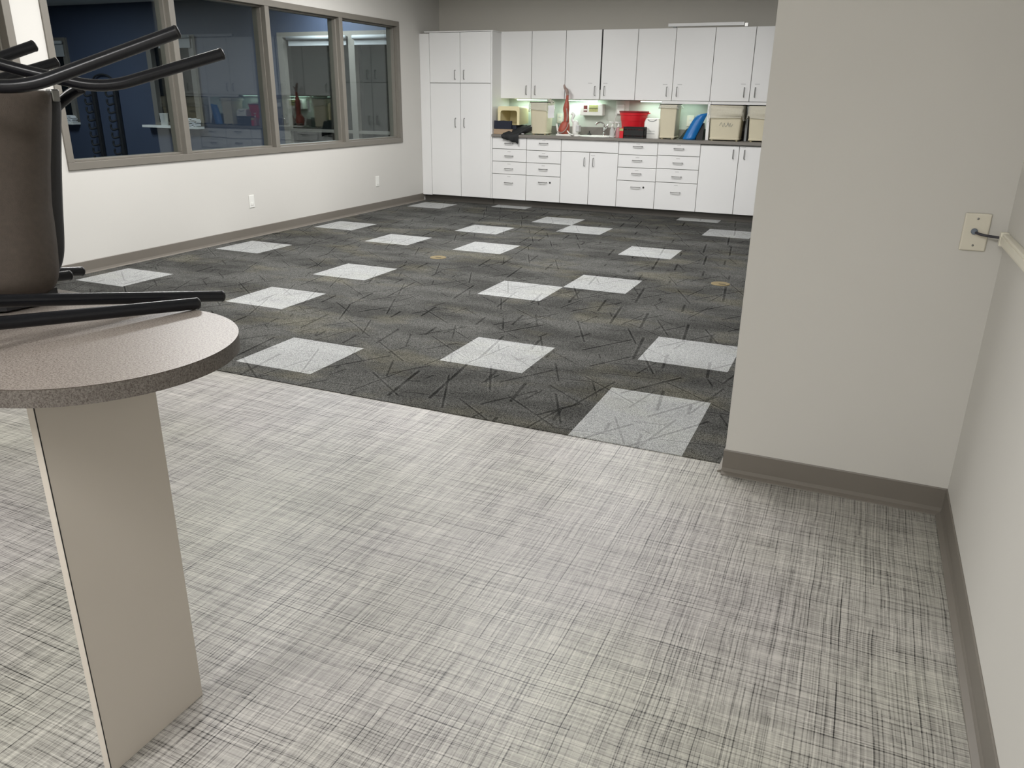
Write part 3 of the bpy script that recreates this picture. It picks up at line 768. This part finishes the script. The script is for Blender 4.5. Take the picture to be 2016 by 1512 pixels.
MB().tube(resample([(-3.08, 6.90, 1.05), (-3.10, 6.83, 1.00), (-3.15, 6.76, .965), (-3.16, 6.71, .94), (-3.12, 6.70, .938)], 5), .006, 8).build('piping', M['greyl'], t, smooth=True)
# grey jar with clear cup
t = thing('grey_jar', 'dark grey jar with pale contents behind the arm model base', 'jar', (-2.745, 7.05, ZK))
MB().lathe([(.05, 0), (.055, .01), (.055, .13), (.05, .135), (.048, .13), (.048, .02)], (-2.745, 7.05, ZK), 24, True, True).build('body', mat('smoked_plastic', (.12, .15, .13), .15, alpha=.8), t, smooth=True)
MB().lathe([(.02, .03), (.03, .06), (.018, .09), (.024, .105)], (-2.745, 7.05, ZK), 12).build('contents', M['whitepl'], t, smooth=True)
# muscle arm model
t = thing('anatomy_arm_model', 'red anatomical arm model standing upright with its hand at the top', 'anatomical model', (-2.63, 6.86, ZK))
MB().box(-2.715, -2.50, 6.80, 6.94, ZK, ZK + .022, .004, 2).build('base', M['whitepl'], t)
sh = MB(); pr = [(-2.64, 6.87, .95), (-2.625, 6.87, 1.02), (-2.605, 6.87, 1.09)]
sh.tube(resample(pr, 4), .07, 16, radii=[.055, .066, .072, .072, .07, .066, .062, .055, .045])
smooth_by_angle(sh.build('shoulder', M['muscle'], t), 60)
am = MB(); pts = resample([(-2.603, 6.87, 1.06), (-2.602, 6.87, 1.15), (-2.607, 6.868, 1.25), (-2.600, 6.866, 1.33), (-2.594, 6.862, 1.42)], 4)
n_ = len(pts); rad = [.040, .038, .037, .036, .034, .033, .034, .038, .041, .040, .037, .033, .028, .023, .019, .017, .016]
am.tube(pts, .03, 14, radii=(rad + [.016] * n_)[:n_]); smooth_by_angle(am.build('arm', M['muscle'], t), 60)
MB().tube(resample([(-2.583, 6.836, 1.10), (-2.578, 6.834, 1.18), (-2.590, 6.828, 1.26)], 4), .008, 8).build('tendon', M['tendon'], t, smooth=True)
hn = MB(); hp = resample([(-2.594, 6.862, 1.42), (-2.60, 6.858, 1.455), (-2.612, 6.854, 1.49)], 4)
hn.tube(hp, .02, 12, radii=[.016, .017, .019, .021, .022, .022, .021, .019, .016])
for k, (dx, L) in enumerate([(-.018, .052), (-.007, .062), (.004, .058), (.014, .046)]):
    b0 = Vector((-2.612 + dx, 6.852, 1.485)); e0 = Vector((-2.612 + dx * .8 - .022, 6.850 - .004 * k, 1.485 + L))
    hn.tube([b0, (b0 + e0) / 2 + Vector((-.002, -.003, 0)), e0], .006, 8, radii=[.007, .0065, .004])
hn.tube([(-2.595, 6.85, 1.45), (-2.580, 6.835, 1.475), (-2.584, 6.825, 1.50)], .006, 8, radii=[.008, .007, .004])
smooth_by_angle(hn.build('hand', M['tendon'], t), 60)
MB().tube(resample([(-2.70, 6.80, .975), (-2.62, 6.795, .97), (-2.57, 6.80, 1.02), (-2.545, 6.80, 1.09)], 5), .007, 8).build('strap_muscle', M['tendon'], t, smooth=True)
MB().prism([(-2.715, ZK + .022), (-2.695, ZK + .022), (-2.725, 1.07), (-2.742, 1.07)], 6.86, 6.88, 'y').build('support_arm', M['whitepl'], t)
# white hand-held device / foot model
t = thing('white_joint_model', 'white plastic joint model with a domed top beside the arm model', 'anatomical model', (-2.47, 6.85, ZK))
MB().lathe([(.05, 0), (.052, .008), (.045, .012), (.042, .02)], (-2.443, 6.85, ZK)).build('base', M['whitepl'], t, smooth=True)
MB().lathe([(.036, .02), (.04, .04), (.041, .10), (.04, .15), (.034, .175), (.02, .19), (.002, .193)], (-2.465, 6.85, ZK)).build('dome', M['whitepl'], t, smooth=True)
MB().box(-2.452, -2.405, 6.81, 6.89, ZK + .055, ZK + .135, .006, 2).build('window_band', M['greyl'], t)
MB().tube(resample([(-2.49, 6.86, ZK + .16), (-2.52, 6.87, 1.13), (-2.50, 6.87, 1.18), (-2.53, 6.88, 1.20)], 4), .018, 10).build('neck', M['whitepl'], t, smooth=True)
MB().tube(resample([(-2.56, 6.80, .99), (-2.52, 6.79, .955), (-2.47, 6.79, .94)], 5), .008, 8).build('strut', M['whitepl'], t, smooth=True)
# wall dispenser
t = thing('wall_dispenser', 'white wall dispenser with two labels above the sink', 'dispenser', (-2.35, YB - .013, 1.22))
MB().box(-2.50, -2.195, YB - .14, YB - .013, 1.175, 1.318, .008, 2).build('body', M['whitepl'], t)
m = MB(); m.prism([(YB - .15, 1.17), (YB - .013, 1.17), (YB - .013, 1.115), (YB - .12, 1.12)], -2.495, -2.20, 'x'); m.build('lower_tray', M['whitepl'], t)
MB().box(-2.452, -2.402, YB - .143, YB - .139, 1.222, 1.298).build('label', M['dlabel'], t)
MB().box(-2.45, -2.404, YB - .1445, YB - .142, 1.235, 1.252).build('label_band', M['whitepl'], t)
MB().box(-2.378, -2.258, YB - .143, YB - .139, 1.222, 1.302).build('label', M['ylabel'], t)
MB().box(-2.376, -2.26, YB - .1445, YB - .142, 1.262, 1.270).build('label_band', M['green'], t)
MB().lathe([(.006, 0), (.004, .003)], n=10).build('button', M['black'], t); q = t.children[-1]; q.rotation_euler = (PI / 2, 0, 0); q.location = (-.025, -.128, -.075)
# pump bottles
def pump(lb, x, y, h, mt, body):
    t = thing('pump_bottle', lb, 'bottle', (x, y, ZK), 'pump bottles by the sink')
    MB().lathe([(.026, 0), (.030, .006), (.030, h * .45), (.024, h * .55), (.012, h * .66), (.012, h * .70)], (x, y, ZK), 18).build('bottle', body, t, smooth=True)
    m = MB(); m.lathe([(.014, h * .68), (.014, h * .78), (.006, h * .80), (.005, h * .96)], (x, y, ZK), 14); m.build('collar', mt, t, smooth=True)
    m = MB(); m.tube([(x + .018, y, ZK + h * .965), (x - .035, y - .02, ZK + h)], .008, 8); m.build('nozzle', mt, t, smooth=True)
pump('clear pump bottle standing alone right of the sink', -1.955, 6.78, .185, M['whitepl'], M['clear'])
pump('clear pump bottle in front of the red bucket', -1.872, 6.76, .185, M['whitepl'], mat('pink_clear', (.7, .35, .36), .15, alpha=.5))
# red bucket
t = thing('red_bucket', 'red plastic bucket with a stepped rim on the worktop', 'bucket', (-1.755, 7.035, ZK))
m = MB(); cxb, cyb = -1.755, 7.035
m.lathe([(.125, 0), (.13, .004), (.158, .20), (.163, .20), (.170, .265), (.178, .268), (.180, .295), (.185, .30), (.185, .312), (.172, .312), (.16, .22), (.126, .01)], (cxb, cyb, ZK), 40)
smooth_by_angle(m.build('body', M['red'], t), 25)
m = MB(); m.lathe([(.187, .300), (.188, .315), (.176, .316), (.176, .300)], (cxb, cyb, ZK), 40, False, False); m.build('rim', mat('dark_red', (.2, .01, .015), .5), t)
m = MB(); m.box(cxb + .165, cxb + .205, cyb - .02, cyb + .02, ZK + .285, ZK + .30, .004, 2); m.build('lug', M['red'], t)
# red carton, black basket, white tub
tag(MB().box(-1.852, -1.80, 6.745, 6.80, ZK, 1.045, .002, 1).build('red_carton', M['red'], origin=(-1.825, 6.77, ZK)), 'small red carton tucked left of the black basket', 'carton')
q = bpy.data.objects['red_carton']; MB().box(-1.851, -1.801, 6.7435, 6.745, 1.01, 1.04).build('label_band', M['ylabel'], q)
t = thing('black_basket', 'low black plastic basket with slotted sides in front of the bucket', 'basket', (-1.66, 6.80, ZK))
m = MB(); x0, x1, y0, y1, h = -1.795, -1.535, 6.735, 6.865, .135
m.box(x0 + .01, x1 - .01, y0 + .01, y1 - .01, ZK, ZK + .006)
for (a, b, c_, d_) in [(x0, x1, y0, y0 + .005), (x0, x1, y1 - .005, y1), (x0, x0 + .005, y0, y1), (x1 - .005, x1, y0, y1)]:
    m.box(a, b, c_, d_, ZK, ZK + .02); m.box(a, b, c_, d_, ZK + .035, ZK + .095); m.box(a, b, c_, d_, ZK + .11, ZK + h)
    L = max(b - a, d_ - c_); n = max(5, int(L / .02))
    for k in range(n + 1):
        u = k / n
        for (za, zb) in ((ZK + .02, ZK + .035), (ZK + .095, ZK + .11)):
            if b - a > d_ - c_: m.box(a + (b - a - .008) * u, a + (b - a - .008) * u + .008, c_, d_, za, zb)
            else: m.box(a, b, c_ + (d_ - c_ - .008) * u, c_ + (d_ - c_ - .008) * u + .008, za, zb)
m.build('body', M['black'], t)
MB().box(x0 - .006, x1 + .006, y0 - .006, y0 + .004, ZK + h - .008, ZK + h + .002, .001, 1).build('rim', M['black'], t)
t = thing('white_tub', 'white plastic case with a curved handle slot beside the black basket', 'tub', (-1.484, 6.955, ZK))
m = MB(); m.loft([rrect(-1.484, 6.955, .195, .13, .02, ZK), rrect(-1.484, 6.955, .195, .13, .02, ZK + .19), rrect(-1.484, 6.965, .17, .11, .02, ZK + .232), rrect(-1.484, 6.965, .155, .09, .02, ZK + .237)])
smooth_by_angle(m.build('body', M['whitepl'], t), 30)
MB().tube(resample([(-1.540, 6.904, ZK + .222), (-1.512, 6.896, ZK + .205), (-1.468, 6.893, ZK + .202), (-1.428, 6.904, ZK + .222)], 6), .005, 8).build('handle', M['grey'], t, smooth=True)
for zz in (.055, .085): MB().box(-1.56, -1.44, 6.888, 6.8905, ZK + zz, ZK + zz + .004).build('rib', M['grey'], t)
# green wedge and blue splint
t = thing('foam_wedge', 'dark green foam wedge lying behind the blue splint', 'wedge', (-.99, 7.05, ZK))
m = MB(); m.prism([(-1.15, ZK), (-.84, ZK), (-.86, 1.04), (-.98, 1.085), (-1.06, 1.05)], 6.96, 7.18, 'y'); m.build('foam', M['green'], t)
t = thing('blue_splint', 'blue moulded plastic splint leaning against the white divider', 'splint', (-.95, 6.87, ZK))
m = MB(); rows = []
for q, (xc, zz, hw) in enumerate([(-1.01, ZK + .002, .075), (-1.01, .95, .08), (-.985, 1.01, .08), (-.955, 1.08, .078), (-.925, 1.15, .075), (-.90, 1.20, .07), (-.885, 1.225, .06)]):
    ring = []
    for k in range(13):
        s = -1 + 2 * k / 12; ring.append((xc + hw * s, 6.86 + .035 * s * s + q * .012, zz + (.012 * s if q else .0 + abs(s) * .002)))
    rows.append(ring + [(p[0], p[1] + .006, p[2]) for p in reversed(ring)])
m.loft(rows); m.build('shell', M['blue'], t, smooth=True)
m = MB(); m.prism([(6.90, ZK), (7.05, ZK), (6.97, 1.12)], -.925, -.85, 'x'); m.build('wedge_base', M['black'], t)

# ------------------------------------------------------------------ round-ended table in the foreground
TZ, TT = .950, .031
TX, TY, TR = -.2548, -2.1625, .2563
t = thing('round_end_table', 'counter-height table with a rounded end and speckled brown-grey laminate top', 'table', (TX, TY, 0))
poly = [(TX + TR * math.cos(a), TY + TR * math.sin(a)) for a in [(-90 + 180 * k / 64) * PI / 180 for k in range(65)]]
poly += [(-1.75, TY + TR), (-1.75, TY - TR)]
m = MB(); m.mi = 1; m.loft([[(x, y, TZ - .0014) for x, y in poly], [(x, y, TZ) for x, y in poly]]); m.bm.faces.ensure_lookup_table()
for f_ in m.bm.faces:
    if len(f_.verts) > 10: f_.material_index = 0
top = m.build('tabletop', None, t, mats=[M['lam'], M['seam']])
m = MB(); m.loft([[(x, y, TZ - TT) for x, y in poly], [(x, y, TZ - .0012) for x, y in poly]]); eo = m.build('edge_band', M['lam_shade'], t)
smooth_by_angle(eo, 40)
def leg_panel(x):
    m = MB(); m.box(x - .022, x, -2.284, -2.020, 0, TZ - TT, .0012, 1); p = m.build('support_panel', M['panel'], t)
    MB().box(x - .0015, x + .0004, -2.2846, -2.2832, .001, TZ - TT - .001).build('edge_seam', M['black'], p)
    return p
leg_panel(-.281); leg_panel(-1.45)

# ------------------------------------------------------------------ chairs lying on the table
chair = thing('stacking_chair', 'black tubular chair with brown upholstery lying sideways on the laminate table', 'chair', (-.45, -1.95, .95), 'chairs lying on the table')
TUB = .0128
def leg(pts, label=None, fr=.06):
    m = MB(); P = fillet(pts, fr, 8); m.tube(P, TUB, 20); l = m.build('leg', M['tube'], chair, smooth=True)
    smooth_by_angle(l, 50)
    e = P[-1]; d = (P[-1] - P[-2]).normalized()
    g = MB(); g.tube([e - d * .0035, e - d * .001, e + d * .001, e + d * .003], TUB, 20, radii=[TUB + .0005, TUB + .0006, TUB - .0008, TUB * .75]); smooth_by_angle(g.build('glide', M['rubber'], l), 50)
    return l
leg([(-.70, -2.30, 1.44), (-.589, -2.163, 1.410), (-.489, -2.045, 1.389), (-.286, -1.832, 1.503)])
leg([(-.93, -2.16, 1.56), (-.726, -1.909, 1.439), (-.573, -1.786, 1.393), (-.407, -1.582, 1.475)])
leg([(-.40, -2.50, 1.03), (-.386, -2.245, .990), (-.258, -1.898, .9625)])
leg([(-.53, -2.45, 1.05), (-.471, -2.181, 1.008), (-.314, -1.767, .9435)])
edge = [(-.637, -1.867, 1.389), (-.631, -1.870, 1.377), (-.621, -1.895, 1.304), (-.611, -1.920, 1.231), (-.597, -1.943, 1.158), (-.582, -1.957, 1.106), (-.568, -1.972, 1.055), (-.558, -1.986, 1.008), (-.560, -2.000, .975)]
edge = [tuple(p) for p in resample(edge, 3)]
LV = Vector((-.551, -.834, 0)); TV = Vector((.834, -.551, 0))
m = MB(); rings = []
for i, e in enumerate(edge):
    u = i / (len(edge) - 1); k = min(1, math.sqrt(max(0, 1 - ((u - .5) * 2) ** 6)) * .92 + .08); e = Vector(e)
    w = .004 * math.sin(i * 1.9) + .002 * math.sin(i * 4.1)
    off = [(-.004, -.055), (0, -.03), (0, 0), (.010, .03), (.035 + w, .055), (.08, .072), (.15, .074), (.21, .06), (.27, .03), (.28, -.02), (.27, -.055), (.2, -.07), (.05, -.07)]
    rings.append([e + LV * (a + (1 - k) * .02) + TV * (b * k + w * .5) for a, b in off])
m.loft(rings); cu = m.build('seat_cushion', M['fabric'], chair, smooth=True)
so = [(-.681, -1.821, 1.385), (-.669, -1.823, 1.36), (-.659, -1.842, 1.301), (-.646, -1.867, 1.226), (-.632, -1.891, 1.15), (-.616, -1.915, 1.075), (-.611, -1.928, 1.038), (-.615, -1.940, 1.010), (-.625, -1.956, .985)]
m = MB(); rings = []
for e in resample(so, 3):
    rings.append([e + LV * a + TV * b for a, b in [(0, 0), (.004, .012), (.03, .03), (.06, .015), (.26, -.05), (.26, -.075), (.10, -.06), (.01, -.02)]])
m.loft(rings); m.build('seat_shell', M['shell'], chair, smooth=True)
E0 = Vector((-.575, -1.985, .965)); m = MB(); m.loft([[(p.x, p.y, z) for p in [E0, E0 + TV * .02 + LV * .02, E0 + TV * .06 + LV * .1, E0 + TV * .02 + LV * .27, E0 - TV * .06 + LV * .26, E0 - TV * .06 + LV * .05]] for z in (.955, .982)]); m.build('side_plate', M['shell'], chair)
m = MB(); m.tube(resample([(-.655, -1.775, 1.396), (-.70, -1.785, 1.372), (-.73, -1.81, 1.33), (-.76, -1.85, 1.2), (-.75, -1.90, 1.08), (-.70, -1.92, .99), (-.655, -1.945, .976), (-.60, -2.03, .985)], 6), .0125, 14)
m.build('cross_tube', M['tube'], chair, smooth=True)
MB().box(-.665, -.645, -1.86, -1.84, 1.366, 1.392, .003, 2).build('bracket', M['steel'], chair)
# back hoops joining the side frames, with the backrest pad between them
h1 = fillet([(-.70, -2.30, 1.44), (-.755, -2.40, 1.415), (-.57, -2.60, 1.065), (-.40, -2.50, 1.03)], .06, 8)
h2 = fillet([(-.93, -2.16, 1.56), (-1.00, -2.25, 1.50), (-.68, -2.56, 1.08), (-.53, -2.45, 1.05)], .06, 8)
for h_ in (h1, h2): MB().tube(h_, TUB, 16).build('back_frame', M['tube'], chair, smooth=True)
m = MB(); rings = []
for k in range(9):
    u = .12 + .76 * k / 8; a_ = Vector((-.745, -2.40, 1.40)).lerp(Vector((-.585, -2.575, 1.085)), u); b_ = Vector((-.99, -2.25, 1.48)).lerp(Vector((-.69, -2.54, 1.10)), u)
    n_ = Vector((-.55, -.80, 0)); th = .028 * math.sqrt(max(.08, 1 - (2 * k / 8 - 1) ** 4))
    rings.append([a_ + n_ * th * .5, a_.lerp(b_, .15) + n_ * th, a_.lerp(b_, .85) + n_ * th, b_ + n_ * th * .5, b_ - n_ * th * .5, a_.lerp(b_, .85) - n_ * th, a_.lerp(b_, .15) - n_ * th, a_ - n_ * th * .5])
m.loft(rings); m.build('backrest', M['fabric'], chair, smooth=True)
# second chair behind, same model
c2 = copy_tree(chair); rz = math.radians(17.8)
c2.location = Vector((-.843, -1.731, 1.489)) - Matrix.Rotation(rz, 3, 'Z') @ (Vector((-.286, -1.832, 1.503)) - Vector(chair.location))
c2.rotation_euler = (0, 0, rz)
c2.children[3].location += Vector((-.12, -.17, 0))
c2['label'] = 'second black tubular chair lying behind the first, only its leg ends showing'

# ------------------------------------------------------------------ camera
cam = bpy.data.cameras.new('camera'); co = bpy.data.objects.new('camera', cam); col.objects.link(co); scene.camera = co
f, yaw, pit, rol = 1534.583, -.4086493, .3527493, .0135694
cam.sensor_fit = 'HORIZONTAL'; cam.sensor_width = 36; cam.lens = f / 2016 * 36; cam.clip_start = .05
cy_, sy_, cp, sp_, cr, sr = math.cos(yaw), math.sin(yaw), math.cos(pit), math.sin(pit), math.cos(rol), math.sin(rol)
F = Vector((sy_ * cp, cy_ * cp, -sp_)); Rt = Vector((cy_, -sy_, 0)); Up = Rt.cross(F)
R2 = Rt * cr + Up * sr; U2 = -Rt * sr + Up * cr
mt = Matrix((R2, U2, -F)).transposed().to_4x4(); mt.translation = Vector((1.01433, -3.12679, 1.38832)); co.matrix_world = mt

# ------------------------------------------------------------------ world and view
wd = bpy.data.worlds.new('world'); scene.world = wd; wd.use_nodes = True
wd.node_tree.nodes['Background'].inputs[0].default_value = (.75, .85, 1.0, 1); wd.node_tree.nodes['Background'].inputs[1].default_value = .02
vs = scene.view_settings; vs.view_transform = 'Standard'; vs.look = 'None'; vs.gamma = 1.0; vs.use_curve_mapping = False; vs.exposure = 0.15
scene.cycles.max_bounces = 8; scene.cycles.diffuse_bounces = 4; scene.cycles.transparent_max_bounces = 12
scene.cycles.use_denoising = True
